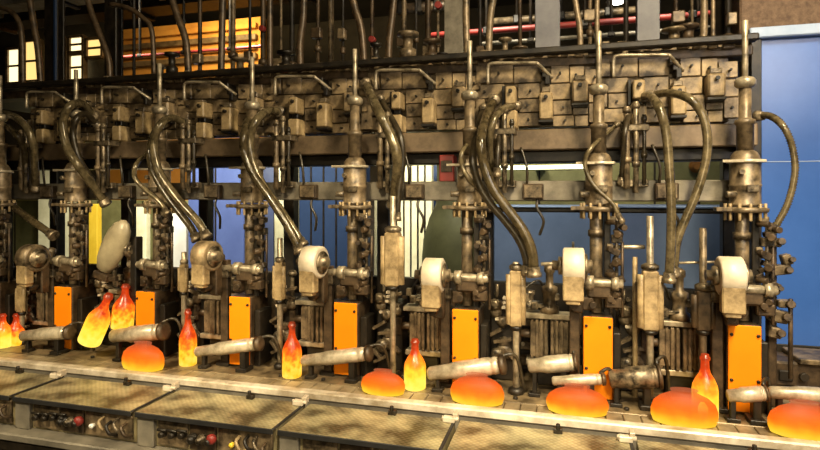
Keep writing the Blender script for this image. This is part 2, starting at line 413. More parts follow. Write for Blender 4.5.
def housing_proto():
    t = thing('base_housing', '', 'housing', (0, 0, 0), 'orange covered housings')
    MB().bx(-.065, .065, -.04, .14, 0, .375, .006).build('housing_body', 'brown', t)
    cov = MB().bx(-.062, .062, -.048, -.04, .012, .375, .003).build('orange_cover', 'orange', t)
    cov['label'] = 'bright orange bolted cover plate'
    for sx in (-1, 1):
        for zz in (.05, .145, .335):
            if zz == .05: continue
            MB().lathe([(.007, 0), (.007, .005), (.004, .006)], (sx*.05, -.048, zz), (0,-1,0), 8).build('cover_bolt', 'dark', cov)
    MB().bx(.066, .10, -.01, .12, 0, .30, .005).build('side_plate', 'dark', t)
    return t
px_or = [745, 598, 465, 345, 239, 144.5, 62, -10]
h0 = housing_proto()
for n in range(8):
    lab = f'dark housing with bright orange cover under the {ORD[n]} column from the blue panel'
    x = P(px_or[n], 193, 2.63).x
    if n == 0: h0['label'] = lab; h0.location = (x, 2.68, DECK)
    else: dup(h0, (x, 2.68, DECK), lab)

# ------------------------------------------------------------------ pale drums with hanging arm
def drum_proto():
    t = thing('takeout_drum', '', 'drum', (0, 0, 0), 'pale drums beside the columns')
    MB().lathe([(.070, 0), (.080, .006), (.080, .086), (.070, .092)], (-.046,0,0), (1,0,0), 28).build('drum', 'drum', t)
    MB().lathe([(.05, 0), (.058, .004), (.05, .012), (.03, .014), (.03, .03), (.018, .034)], (.046,0,0), (1,0,0), 24).build('hub', 'steel', t)
    MB().lathe([(.04, 0), (.04, .018), (.022, .02), (.022, .045)], (-.046,0,0), (-1,0,0), 20).build('rear_hub', 'steel', t)
    MB().box((-.002,-.045,-.085), (.086,.05,.12)).box((-.003,-.04,-.145), (.06,.045,.03)).build('hanging_arm', 'tan', t)
    MB().box((.015,.05,-.10), (.05,.05,.22)).cyl((.0,.03,-.17),(.0,-.03,-.17),.018).build('bracket', 'brown', t)
    return t
d0 = drum_proto()
drums = [(730, 276, 0), (573.5, 266, 1), (434, 275, 2), (314, 262, 3), (207, 256, 4), (33, 258, 6)]
dl = ['large white-topped drum beside the column nearest the blue wall panel',
      'white-topped drum before the grey-blue cabinet, beside the second column from the blue panel',
      'white-topped drum with a glowing yellow-based bottle standing below and left of it',
      'white drum turned to show its right face, where a thick dark hose ends',
      'dull cream drum above the fifth orange cover from the blue panel',
      'dark-faced drum at far left with a white left rim']
for k, (px, py, n) in enumerate(drums):
    p = P(px, py, 2.56)
    o = d0 if k == 0 else dup(d0, p, dl[k])
    o.location = p; o['label'] = dl[k]
    if n >= 3: o.rotation_euler = (0, 0, -.12)
    if n >= 4:      # the two dull ones
        for c in o.children:
            if c.name.startswith('drum'): c.data = c.data.copy(); c.data.materials[0] = M['tan_grey' if n == 6 else 'bank']
    # pedestal bracket: every drum is carried by a post that stands on the deck
    b = thing('drum_pedestal', f'narrow dark pedestal carrying the drum by the {ORD[n]} column from the blue panel', 'pedestal', (P(px_or[n], 193, 2.63).x-.10, 2.66, DECK), 'pedestals under the drums')
    hgt = p.z-DECK
    MB().bx(-.022, .022, -.02, .02, 0, hgt-.03, .004).build('post', 'brown', b)
    MB().bx(-.04, .04, -.035, .035, 0, .02, .003).build('foot', 'dark', b)
    MB().cyl((-.02, -.05, hgt-.06), (-.02, .03, hgt-.06), .014).box((0, -.005, hgt-.10), (.06, .05, .05)).build('pivot', 'steel', b)

# swung-up takeout arm with its two glowing bottles (left)
def bottle_profile(h=.27, r=.048):
    return [(r*.85, 0), (r*.97, .004), (r, .015), (r, h*.44), (r*.94, h*.52), (r*.72, h*.62), (r*.46, h*.70), (r*.34, h*.78), (r*.31, h*.90), (r*.40, h*.915), (r*.40, h*.955), (r*.31, h*.965), (r*.30, h)]
def hot_bottle(label, loc, m='hot_bottle', h=.27, r=.048, rot=(0,0,0)):
    b = thing('hot_bottle', label, 'bottle', loc, 'glowing hot bottles'); b.rotation_euler = rot
    MB().lathe(bottle_profile(h, r), seg=24).build('glass_body', m, b)
    return b
arm = thing('takeout_unit', 'rounded beige takeout unit swung up beside the sixth column from the blue panel', 'takeout mechanism', P(114, 246, 2.60))
rot = Matrix.Rotation(math.radians(29), 4, 'Y')
mb = MB(); mb.lathe([(.012, -.165), (.045, -.155), (.068, -.10), (.078, -.02), (.075, .06), (.058, .12), (.030, .155), (.008, .165)], (0,0,0), rot.to_3x3() @ Vector((0,0,1)), 22)
for v in mb.b.verts: v.co.y *= .55
mb.build('arm_shell', 'tan_pale', arm)
mb = MB(); mb.cyl((.10,.03,-.02), (-.02,.03,-.02), .026).lathe([(.04,0),(.04,.03)], (.06,.03,-.02), (1,0,0), 16); mb.build('pivot_shaft', 'steel', arm)
MB().box((-.075,-.005,-.17), (.10,.05,.04), Matrix.Rotation(.3,4,'Y')).box((-.045,-.0,-.185), (.13,.03,.025)).build('tong_head', 'brown', arm)
MB().box((.10, .06, -.12), (.04, .06, .34)).box((.10,.06,-.29),(.06,.05,.06)).build('arm_bracket', 'dark', arm)
p = P(89, 342, 2.55); hot_bottle('glowing yellow hot bottle hanging tilted from the raised takeout arm, the left one', p, 'hot_bright', .31, .062, (0, math.radians(27), 0))
p = P(122, 328, 2.61); hot_bottle('glowing orange hot bottle hanging tilted behind the left one under the raised arm', p, 'hot_bottle', .25, .058, (0, math.radians(6), 0))

# bottles standing on the dead plates, sharp in the photo
for (px, py, Y, m, h, r, lab) in (
    (705, 412, 2.555, 'hot_bright', .265, .050, 'glowing hot bottle standing left of the orange cover nearest the blue wall panel'),
    (415, 384, 2.575, 'hot_bright', .235, .052, 'stubby glowing bottle with a broad yellow base, below a white-topped drum'),
    (292, 377, 2.575, 'hot_bottle', .275, .049, 'mottled red and yellow glowing bottle left of the fourth orange cover from the blue panel'),
    (188, 366, 2.60, 'hot_bottle', .30, .046, 'slim mottled red glowing bottle left of the fifth orange cover from the blue panel'),
    (3, 346, 2.60, 'hot_bright', .20, .048, 'glowing bottle cut by the left edge of the photo'),
    (16, 338, 2.66, 'hot_bottle', .19, .046, 'dim red glowing bottle just right of the one cut by the left edge')):
    p = P(px, py, Y); p.z = DECK
    hot_bottle(lab, p, m, h, r)
# bottles moving on the belt, their blur built as squat fading shapes
jl = ['squat glowing orange flask below the sixth orange cover from the blue panel',
      'squat glowing orange flask on the belt, left of the stubby yellow-based bottle',
      'squat glowing orange flask below the third orange cover from the blue panel',
      'squat yellow-bottomed glowing flask below the second orange cover from the blue panel',
      'squat glowing orange flask on the belt in front of the tall bottle at right',
      'squat glowing orange flask on the belt at the right edge of the photo']
for (px, w, hh), lab in zip(((143, 48, .128), (383, 46, .098), (477, 54, .115), (577, 60, .105), (684, 62, .125), (805, 66, .118)), jl):
    p = P(px, 193, 2.47); r = w/2*depth(p)/F; p.z = DECK+.001
    b = thing('hot_flask', lab, 'flask', p, 'squat glowing flasks on the belt')
    MB().lathe([(r*.80, 0), (r*.93, .006), (r, .03), (r, hh*.45), (r*.92, hh*.68), (r*.72, hh*.86), (r*.45, hh*.98), (r*.38, hh*1.02), (r*.38, hh*1.06), (r*.42, hh*1.07), (r*.42, hh*1.11), (r*.36, hh*1.12)], seg=26).build('glass_body', 'hot_jar', b)
    for v in b.children[0].data.vertices: v.co.y *= .45

# ------------------------------------------------------------------ horizontal takeout cylinders on the dead plates
def deck_cylinder(x0, x1, py0, py1, Y, wpx, label, m='steel_pale'):
    a, b = P(x0, py0, Y), P(x1, py1, Y); r = wpx/2*depth(a)/F
    zf = DECK + r + .012; dz = max(0, zf - min(a.z, b.z)); a.z += dz; b.z += dz
    c = (a+b)/2; L = (b-a).length; ax = (b-a).normalized()
    t = thing('push_cylinder', label, 'cylinder', c, 'push-out cylinders on the dead plates')
    MB().lathe([(r*.55, -L*.5), (r*.8, -L*.47), (r*.86, -L*.2), (r, -L*.14), (r, L*.3), (r*.94, L*.31), (r*.94, L*.34), (r, L*.35), (r*.9, L*.42)], (0,0,0), ax, 20).build('barrel', m, t)
    MB().lathe([(r*.9, L*.42), (r*1.12, L*.425), (r*1.12, L*.48), (r*.7, L*.5)], (0,0,0), ax, 20).build('end_cap', 'brown', t)
    h = c.z-DECK
    MB().box((L*.22, .01, -h+.01), (.06, .08, .02)).box((L*.22, .01, -h/2-.005), (.03, .05, h-r*.5)).build('saddle', 'dark', t)
    MB().box((-L*.36, .0, -h+.008), (.05, .05, .016)).box((-L*.36, .0, -h/2-.005), (.02, .03, h-r*.5)).build('nose_support', 'dark', t)
    MB().tube([(L*.4, .0, r), (L*.42, .02, r*1.6), (L*.6, .05, r*1.5), (L*.7, .08, -h+.01)], .008).build('air_hose', 'hose_dark', t)
for a in ((196, 262, 352, 343, 2.58, 13, 'grey push cylinder lying right of the slim red bottle'),
          (302, 372, 361, 353, 2.58, 14, 'pale grey push cylinder lying right of the mottled red and yellow bottle'),
          (428, 506, 374, 364, 2.57, 17, 'grey push cylinder between the stubby yellow-based bottle and the third orange cover'),
          (528, 578, 366, 362, 2.63, 17, 'stout grey push cylinder left of the second orange cover from the blue panel'),
          (552, 606, 381, 379, 2.555, 11, 'slim bright push cylinder crossing the second orange cover from the blue panel'),
          (609, 662, 379, 376, 2.60, 22, 'stout grey push cylinder right of the second orange cover from the blue panel', 'steel'),
          (727, 768, 396, 393, 2.555, 15, 'short bright push cylinder crossing the foot of the orange cover nearest the blue wall panel'),
          (768, 850, 392, 397, 2.60, 15, 'pale push cylinder at the right edge, in front of the blue wall panel'),
          (22, 72, 336, 332, 2.57, 13, 'dark grey push cylinder below the seventh orange cover from the blue panel'),
          (112, 166, 336, 331, 2.56, 16, 'blunt grey push cylinder behind the leftmost squat flask')):
    deck_cylinder(*a)

# ------------------------------------------------------------------ guide posts with a sleeve box
def guide_post(px, ytop, ybox0, ybox1, ybot, wbox, Y, label, m='tan'):
    p = P(px, 193, Y); s = depth(p)/F
    t = thing('guide_post', label, 'post', (p.x, Y, DECK), 'guide posts with sleeve boxes')
    zt = H+(HOR-ytop)*s-DECK; b0 = H+(HOR-ybox0)*s-DECK; b1 = H+(HOR-ybox1)*s-DECK; w = wbox*s
    MB().cyl((0,0,0), (0,0,zt), .015).build('rod', 'steel_light' if m != 'brown' else 'tan_grey', t)
    MB().box((0,0,(b0+b1)/2), (w*.62, w*.6, b0-b1)).cyl((-w*.36,-.01,b1+.01), (-w*.36,-.01,b0-.02), w*.16).cyl((w*.36,-.01,b1+.01), (w*.36,-.01,b0-.02), w*.16).build('sleeve_box', m, t)
    MB().lathe([(w*.3,0),(w*.36,.006),(w*.36,.02),(w*.2,.03)], (0,0,b0), seg=14).build('top_cap', 'steel', t)
    MB().lathe([(w*.42,0),(w*.42,.02),(.02,.03)], (0,0,0), seg=14).build('foot', 'dark', t)
    MB().lathe([(w*.2,0),(w*.3,.008),(w*.3,.02)], (0,0,b1-.02), seg=14).build('gland', 'dark', t)
guide_post(650, 216, 270, 330, 365, 24, 2.66, 'guide post with tan sleeve box between first and second columns from the blue panel')
guide_post(516, 262, 270, 326, 375, 19, 2.64, 'guide post with a pale tan sleeve box ending below the thick drooping hose pair')
guide_post(393, 196, 232, 286, 360, 24, 2.64, 'tall guide post with sleeve box between third and fourth columns from the blue panel')
guide_post(280, 238, 262, 300, 330, 14, 2.68, 'thin guide post between the fourth and fifth columns from the blue panel')
guide_post(184, 252, 264, 292, 330, 11, 2.68, 'thin guide post between the fifth and sixth columns from the blue panel')
guide_post(703, 228, 290, 330, 390, 22, 2.66, 'brown guide post close to the column nearest the blue wall panel', 'brown')
guide_post(22, 262, 285, 312, 330, 12, 2.68, 'thin guide post under the dark-faced drum at far left')

# ------------------------------------------------------------------ ribbed mould pairs and side gear, one set per section
def mould_proto():
    t = thing('mould_holder', '', 'mould holder', (0,0,0), 'ribbed mould holders')
    for sx in (-1, 1):
        mb = MB()
        for k in range(4):
            x = sx*(.014 + k*.022); mb.bx(x-.008, x+.008, -.05+k*.008, .04, .13, .32, .003)
        mb.bx(min(sx*.008, sx*.09), max(sx*.008, sx*.09), -.03, .05, .14, .31, .003)
        mb.build('mould_half', 'tan_grey', t)
    Each('clamp_bar', 'steel_light', t).bx(-.12, .12, -.045, .05, .325, .35, .004).bx(-.11, .11, -.04, .05, .10, .128, .004)
    MB().lathe([(.045,0),(.045,.03),(.03,.04),(.03,.09),(.038,.10),(.038,.125),(.018,.135),(.018,.19),(.026,.20),(.026,.225),(.01,.235)], (.0,0,.35), seg=16).build('blow_spindle', 'tan_grey', t)
    MB().bx(-.06, .06, -.02, .06, 0, .10, .006).build('pedestal', 'dark', t)
    MB().cyl((-.14,.0,.24), (-.09,.0,.24), .02).box((-.15,.01,.24),(.03,.06,.09)).build('side_pin', 'brown', t)
    MB().cyl((.09,.0,.2), (.14,.0,.2), .02).box((.15,.01,.2),(.03,.06,.09)).build('side_pin', 'brown', t)
    mb = Each('clamp_lug', 'steel', t); r = random.Random(8)
    for k in range(9):
        mb.box((r.uniform(-.13,.13), r.uniform(-.03,.05), .36+r.uniform(0,.10)), (r.uniform(.02,.05), .03, r.uniform(.015,.04)))
    return t
mp = mould_proto()
for n in range(7):
    x = P([683, 549, 424, 312, 212, 120, 40][n], 193, 2.72).x
    lab = f'grey ribbed mould holder left of the {ORD[n]} orange cover from the blue panel'
    if n == 0: mp.location = (x, 2.80, DECK); mp['label'] = lab
    else: dup(mp, (x, 2.80, DECK), lab)

def gear_proto():
    """dark jumble of cams, levers and blocks right of each orange cover"""
    t = thing('cam_gear', '', 'machine gear', (0,0,0), 'dark cam gear beside the covers')
    r = random.Random(21)
    MB().bx(-.07, .07, -.02, .10, 0, .36, .008).build('gear_frame', 'dark', t)
    mb = Each('cam', 'steel', t)
    for k in range(9):
        x, zz = r.uniform(-.06,.06), r.uniform(.12,.44)
        mb.lathe([(.0,0),(.02+r.random()*.016,.0),(.03,.012),(.012,.02)], (x,-.02-r.random()*.03,zz), (0,-1,0), 14)
    mb = Each('lever', 'tan_grey', t)
    for k in range(7):
        mb.box((r.uniform(-.06,.06), -.04, r.uniform(.05,.45)), (r.uniform(.02,.09), .03, .016), Matrix.Rotation(r.uniform(-.9,.9),4,'Y'))
    mb = Each('bright_lug', 'drum', t)
    for k in range(5):
        mb.box((r.uniform(-.05,.05), -.045, r.uniform(.28,.46)), (.018,.03,.014))
    MB().cyl((.03,0,.36), (.03,0,.50), .012).lathe([(.02,0),(.028,.01),(.02,.03)], (.03,0,.47)).build('rod', 'steel', t); MB().cyl((-.04,.02,.36), (-.04,.02,.47), .009).build('rod', 'steel', t)
    return t
gp = gear_proto()
for n in range(1, 8):
    x = COLX[n]+.16
    lab = f'dark cam gear with levers right of the {ORD[n]} orange cover from the blue panel'
    if n == 1: gp.location = (x, 2.82, DECK); gp['label'] = lab
    else: dup(gp, (x, 2.82, DECK), lab)
x0 = COLX[0]
e = thing('end_linkage', 'knobbly dark linkage right of the column nearest the blue wall panel', 'linkage', (x0+.12, 2.76, DECK))
MB().bx(-.02, .015, 0, .04, 0, .80, .005).build('bar', 'brown', e)
mb = Each('link_block', 'tan_grey', e); mb2 = Each('link_pin', 'brown', e); r = random.Random(5)
for zz, dx, w_ in ((.33,.0,.05),(.40,.015,.07),(.455,.035,.05),(.52,.0,.04),(.60,.02,.08),(.645,.045,.035),(.72,.0,.05)):
    mb.box((dx,-.01,zz), (w_,.05,r.uniform(.03,.055)), Matrix.Rotation(r.uniform(-.3,.3),4,'Y'))
    mb2.cyl((dx+w_*.3,-.03,zz),(dx+w_*.3,-.06,zz+.006),r.uniform(.010,.017))
MB().cyl((.055,-.03,.14),(.055,-.03,.48),.009).build('pull_rod', 'brown', e)

def hydraulic_proto():
    """stack of blocks, elbows and thin lines left of each mould holder"""
    t = thing('hydraulic_block', '', 'hydraulic block', (0,0,0), 'hydraulic blocks beside the moulds')
    MB().bx(-.06, .05, -.03, .05, 0, .30, .006).build('block_body', 'dark', t)
    mb = Each('stacked_valve', 'tan_grey', t)
    for zz, x, w_, h_ in ((.06,-.01,.08,.05),(.14,.0,.09,.045),(.20,-.02,.06,.04),(.26,.01,.08,.035)): mb.box((x,-.045,zz),(w_,.04,h_))
    mb = Each('elbow', 'steel', t)
    for zz, x in ((.09,.045),(.17,-.05),(.23,.04)): mb.tube([(x,-.03,zz),(x,-.07,zz),(x+.01,-.08,zz+.02),(x+.01,-.08,zz+.06)], .010)
    mb = Each('thin_line', 'hose_dark', t)
    mb.tube([(-.03,-.03,.28),(-.04,-.05,.36),(-.01,-.04,.44),(.05,-.01,.47),(.08,0,.40)], .006)
    mb.tube([(.02,-.03,.28),(.04,-.07,.33),(.07,-.06,.28),(.06,-.05,.16),(.03,-.05,.08)], .006)
    mb.tube([(-.05,-.03,.25),(-.09,-.06,.28),(-.10,-.05,.18),(-.06,-.04,.10)], .006)
    MB().lathe([(.03,0),(.03,.05),(.02,.055),(.02,.09),(.028,.095),(.028,.115),(.0,.12)], (.0,.0,.30), seg=14).build('dome_valve', 'steel', t)
    Each('bright_nut', 'drum', t).cyl((-.03,-.065,.15),(-.03,-.08,.15),.011,seg=6).cyl((.02,-.065,.26),(.02,-.08,.26),.010,seg=6)
    return t
hp = hydraulic_proto()
for n in range(0, 8):
    x = COLX[n]-.33; lab = f'dark hydraulic block with elbows left of the {ORD[n]} column from the blue panel'
    if n == 0: hp.location = (x, 3.02, DECK); hp['label'] = lab
    else: dup(hp, (x, 3.02, DECK), lab)
# handwheel and small junction boxes fixed on the cross beam
for n in range(0, 7):
    x = COLX[n]-.30
    t = thing('junction_box', f'junction box on the cross beam between {ORD[n]} and {ORD[n+1]} columns from the blue panel', 'junction box', (x, 2.82, H-.075), 'junction boxes on the cross beam')
    MB().bx(-.05, .05, -.04, 0, .045, .12, .004).build('box_body', 'brown', t)
    MB().bx(-.042, .042, -.046, -.04, .052, .113, .002).build('lid', 'tan_grey', t)
    MB().tube([(.02,-.02,.045),(.02,-.03,.0),(.05,-.03,-.06),(.03,-.0,-.13)], .007).build('cable', 'hose_dark', t)
    MB().tube([(-.03,-.02,.12),(-.03,-.03,.2),(-.06,-.01,.30)], .007).build('cable', 'hose_dark', t)

# ------------------------------------------------------------------ valve bank between the columns
def quad(mb, x0, y0, x1, y1, Y, d, ox, bev=None):
    a, b = P(x0, y0, Y), P(x1, y1, Y)
    a2, b2 = P(x0, y1, Y), P(x1, y0, Y)
    zt = (a.z + b2.z)/2; zb = (a2.z+b.z)/2
    return mb.bx(a.x-ox.x, b.x-ox.x, Y-ox.y, Y+d-ox.y, zb-ox.z, zt-ox.z, bev)
ref = Vector((COLX[2], 2.95, DECK))
def manifold_proto():
    t = thing('valve_manifold', '', 'manifold', (0,0,0), 'valve manifolds in the bank')
    zt_, zb_ = P(540,56,2.96).z-DECK, P(540,127.5,2.96).z-DECK
    MB().bx(.003, .597, .01, .07, zb_, zt_, .004).build('backing_plate', 'tan_grey', t)
    mb = Each('cover_strip', 'bank', t)
    for q in ((490,65.5,513,83),(514,66,541,82.5),(551,65.5,569,82.5),(570,66,584,82.5),(585,69,602,84)): quad(mb, *q, 2.925, .034, ref, .002)
    mb = Each('upper_block', 'bank', t)
    for q in ((479,84.5,504,98),(518,83.5,540,98),(541,84,570,99.5),(589,86,602.5,102),(476,66,488,83)): quad(mb, *q, 2.915, .044, ref, .002)
    mb = Each('middle_block', 'tan_grey', t)
    for q in ((519,99,540,112),(553,100.5,572,114.5),(486,99,503,112.5),(589,103,602.5,122),(476,99,485,112),(573,106,588,114.5)): quad(mb, *q, 2.905, .054, ref, .002)
    mb = Each('lower_block', 'bank', t)
    for q in ((518,113,541,126),(553,115.5,574,126),(575,115.5,588,126),(478,113.5,503,126)): quad(mb, *q, 2.91, .049, ref, .002)
    mb = Each('dark_bracket', 'dark', t)
    for q in ((539,64,544,72),(542,70,547,77),(545,75,550,84),(502,86,505,110),(572,104,588,107),(539,121,552,123.5)): quad(mb, *q, 2.87, .09, ref)
    mb = Each('slot_block', 'tan_grey', t)
    for k in range(9): quad(mb, 480+k*13.5, 49.5, 487+k*13.5+(k%3)*2, 56.5, 2.90, .03, ref)
    mb = Each('cap_bolt', 'dark', t)
    for x, y in ((484,91),(498,72),(530,90),(560,72),(576,74),(595,76),(527,105),(563,107),(493,106),(596,112),(565,120),(528,119)):
        c = P(x, y, 2.885)-ref; mb.cyl(c+Vector((0,.04,0)), c+Vector((0,.006,0)), .006, seg=6)
    return t
sec = ['between first and second columns from the blue panel'] + [f'between {ORD[n]} and {ORD[n+1]} columns from the blue panel' for n in range(1, 8)]
m0 = manifold_proto()
def valve_proto(x0, y0, x1, y1, Y, m, name, two=False):
    p = P((x0+x1)/2, y1, Y); o = Vector((p.x, Y, p.z)); t = thing(name, '', 'valve', o, 'valves hanging on the bank')
    if two:
        ym = y0+(y1-y0)*.42
        quad(MB(), x0+1, y0, x1-1.5, ym, Y, .10, o).build('upper_body', m, t)
        quad(MB(), x0, ym+6, x1, y1, Y, .10, o).build('lower_body', m, t)
        quad(MB(), x0+3, ym, x1-3, ym+6, Y+.03, .06, o).build('waist', 'dark', t)
    else:
        quad(MB(), x0, y0, x1, y1-2.5, Y, .10, o).build('valve_body', m, t)
        quad(MB(), x0-.5, y1-2.5, x1+.5, y1, Y+.005, .09, o).build('dark_base', 'dark', t)
        quad(MB(), x0+2.5, y0-5, x1-2.5, y0, Y+.02, .06, o).build('top_block', 'steel', t)
    c = P((x0+x1)/2, y0+5, Y)-o; MB().cyl(c, c+Vector((0,-.018,0)), .010, seg=8).build('bolt', 'dark', t)
    return t
va = valve_proto(539, 92, 552.5, 122, 2.83, 'tan', 'hanging_valve')
vb = valve_proto(504, 86, 517, 129, 2.83, 'tan', 'stacked_valve', True)
vc = valve_proto(572, 80, 588, 105, 2.84, 'bank', 'boxy_valve')
vd = MB().tube([P(488,84,2.84)-ref, P(488,68,2.84)-ref, P(492,63.5,2.84)-ref, P(510,63,2.84)-ref, P(534,63,2.84)-ref, P(539,65,2.84)-ref, P(552,78,2.90)-ref], .0085).build('bent_air_pipe', 'steel_light')
tag(vd, '', 'pipe', 'bent air pipes on the bank')
ve = thing('riser_pipes', '', 'pipe', ref, 'riser pipes in front of the beams')
for k, (dx, zt, zb, rr, m) in enumerate(((.125,.40,.02,.014,'tan_grey'),(.165,.42,.0,.012,'steel'),(.20,.36,.04,.009,'hose_dark'))):
    mb = MB().cyl((dx,-.19,.93+zb), (dx,-.19,.93+zt), rr, seg=10).lathe([(rr*1.5,0),(rr*1.5,.025)], (dx,-.19,.93+zb+.12), seg=8).lathe([(rr*1.4,0),(rr*1.4,.02)], (dx,-.19,.93+zt-.03), seg=8)
    mb.build('riser', m, ve)
Each('riser_clamp', 'steel', ve).box((.16,-.165,.93+.045), (.12,.04,.035)).box((.16,-.16,.93+.30), (.12,.09,.03))
Zc = P(560, 100, 2.95).z
for n in range(-0, 7):
    # proto built between column 2 (left) and column 1 (right): section index 1
    off = Vector((PITCH*(1-n), 0, 0))
    where = sec[n]
    for proto, base, lab in ((m0, ref, f'grimy block-covered valve manifold {where}'),
                             (va, va['home'] if 'home' in va else None, f'pale tan hanging valve {where}'),
                             (vb, None, f'two-part stacked tan valve {where}'),
                             (vc, None, f'boxy dark-based valve {where}'),
                             (vd, ref, f'bright bent air pipe {where}'),
                             (ve, ref, f'three grimy riser pipes {where}')):
        if 'bx' not in proto:
            b = Vector(base) if base is not None else proto.location.copy(); proto['bx'] = list(b)
        b = Vector(proto['bx'])
        if n == 0: continue
        if n == 1: proto.location = b; proto['label'] = lab
        else: dup(proto, b+off, lab)
    if n == 0: continue
for proto, lab in ((m0, 'grimy block-covered valve manifold'), (va, 'pale tan hanging valve'), (vb, 'two-part stacked tan valve'),
                   (vc, 'boxy dark-based valve'), (vd, 'bright bent air pipe'), (ve, 'three grimy riser pipes')):
    dup(proto, Vector(proto['bx'])+Vector((PITCH,0,0)), f'{lab} {sec[0]}')
for o in list(bpy.data.objects):
    if 'bx' in o: del o['bx']

# ------------------------------------------------------------------ hoses and pipes
def hose(name, label, pts, Y, wpx, m, rib=0, ends=True, cat='hose', group=None):
    ys = list(Y) if isinstance(Y, (list, tuple)) else [Y]*len(pts)
    if not isinstance(Y, (list, tuple)) and Y < 2.9 and cat == 'hose' and name != 'straight':
        ys[0] = 2.89; ys[1] = (Y+2.89)/2
        if 180 < pts[-1][1] < 212: ys[-1] = 2.80; ys[-2] = (Y+2.80)/2
    P3 = [P(x, y, yy) for (x, y), yy in zip(pts, ys)]
    r = wpx/2*sum(depth(p) for p in P3)/len(P3)/F
    o0 = P3[-1]
    t = thing(name, label, cat, o0, group)
    MB().tube([p-o0 for p in P3], r, rib=rib).build('hose' if cat == 'hose' else 'tube', m, t)
    if ends:
        for a, b in ((P3[0], P3[1]), (P3[-1], P3[-2])):
            d = (b-a).normalized()
            MB().lathe([(r*1.5, -.004), (r*1.5, .014), (r*1.25, .016), (r*1.25, .04)], a-o0, d, 10).build('end_fitting', 'steel', t)
    return t
hose('ribbed_hose', 'ribbed olive hose bowing out in front of the blue wall panel', [(757,116),(770,116),(783,126),(792,146),(795,172),(788,203),(775,228),(768,246)], 2.74, 7.5, 'hose_light', rib=.012)
hose('hose', 'pale hose dropping straight down right of the second column from the blue panel', [(641,97),(650,96),(659,108),(666,132),(669,165),(671,200),(671,240),(669,282)], 2.63, 9, 'hose_light')
hose('hose', 'pale hose arching over and down below the grey cross beam near the first column', [(650,96),(668,93),(688,98),(701,112),(707,134),(706,160),(697,192),(686,218),(677,242),(673,276)], 2.67, 8.5, 'hose_light')
hose('ribbed_hose', 'dark ribbed hose hanging beside the second column from the blue panel', [(637,101),(630,112),(625,132),(623,158),(621,184)], 2.68, 6, 'hose_dark', rib=.014)
hose('hose', 'thin hose looped round the left of the second column from the blue panel', [(618,124),(606,134),(592,147),(585,160),(588,176),(598,190),(612,203),(622,222)], 2.63, 4.5, 'hose_light')
hose('hose', 'thick dark hose drooping right from the third column, the outer one of the pair', [(494,100),(486,118),(481,140),(484,165),(494,190),(510,212),(524,232),(532,252),(534,276)], 2.575, 10, 'hose')
hose('hose', 'thick dark hose drooping right from the third column, the inner one of the pair', [(484,108),(478,130),(473,158),(478,182),(490,203),(506,222),(519,240),(526,258),(527,274)], 2.625, 8, 'hose_dark')
hose('hose', 'short pale hose arching over the thick hose pair by the third column', [(517,106),(505,108),(495,118),(490,138),(491,165),(498,185)], 2.66, 7, 'hose_light')
hose('ribbed_hose', 'ribbed dark hose hanging right of the third column from the blue panel', [(506,118),(500,130),(498,150),(497,176)], 2.70, 6, 'hose_dark', rib=.014)
hose('hose', 'thin hose looped round the left of the third column from the blue panel', [(484,130),(472,140),(462,152),(462,166),(470,180),(482,194),(490,210)], 2.63, 4.5, 'hose_light')
hose('hose', 'broad pale hose slanting down right from the fourth column', [(366,84),(371,96),(380,114),(390,134),(397,156),(396,184),(393,206)], 2.64, 10, 'hose_light')
hose('hose', 'dark hose hanging beside the broad pale one, between the third and fourth columns', [(380,98),(388,112),(400,135),(403,160),(399,190),(397,220)], 2.70, 6, 'hose_dark')
hose('hose', 'pale hose looping from the fifth column down to the tilted white drum, upper strand', [(281,112),(268,111),(256,121),(250,138),(252,160),(262,184),(278,207),(293,229),(303,246)], 2.63, 8.5, 'hose_light')
hose('hose', 'dark hose looping from the fifth column down to the tilted white drum, lower strand', [(262,112),(250,118),(244,134),(244,152),(252,172),(267,194),(282,217),(294,238),(300,252)], 2.575, 8, 'hose')
hose('hose', 'thick hose looping down right from the sixth column, the upper strand', [(186,124),(172,118),(161,124),(154,142),(157,166),(168,186),(184,206),(198,222),(207,238)], 2.62, 8, 'hose_light')
hose('hose', 'dark hose running down right from the sixth column, the lower strand', [(166,122),(156,130),(150,148),(152,168),(162,188),(176,208),(190,226),(197,240)], 2.64, 7, 'hose')
hose('hose', 'thin hose looped round the left of the sixth column from the blue panel', [(158,142),(146,154),(136,165),(135,178),(146,190),(160,202),(168,214)], 2.63, 4.5, 'hose_light')
hose('hose', 'thick pale-edged hose looping down right from the seventh column', [(94,116),(82,104),(70,106),(63,122),(66,144),(77,164),(92,184),(106,204)], 2.62, 8, 'hose_light')
hose('hose', 'dark inner hose looping beside the seventh column', [(98,126),(86,114),(77,118),(73,134),(78,156),(90,176),(104,192)], 2.68, 6, 'hose_dark')
hose('hose', 'pale hose arching in from the left edge, the upper one', [(-12,112),(6,114),(22,122),(32,140),(35,166),(36,190)], 2.66, 7, 'hose_light')
hose('hose', 'dark hose arching in from the left edge, the lower one', [(-12,124),(4,126),(16,134),(24,150),(27,190)], 2.68, 6, 'hose')
hose('hose', 'straight slanting hose running from left edge down to the dark-faced drum', [(-10,190),(12,206),(34,222),(54,236)], 2.64, 7, 'hose')
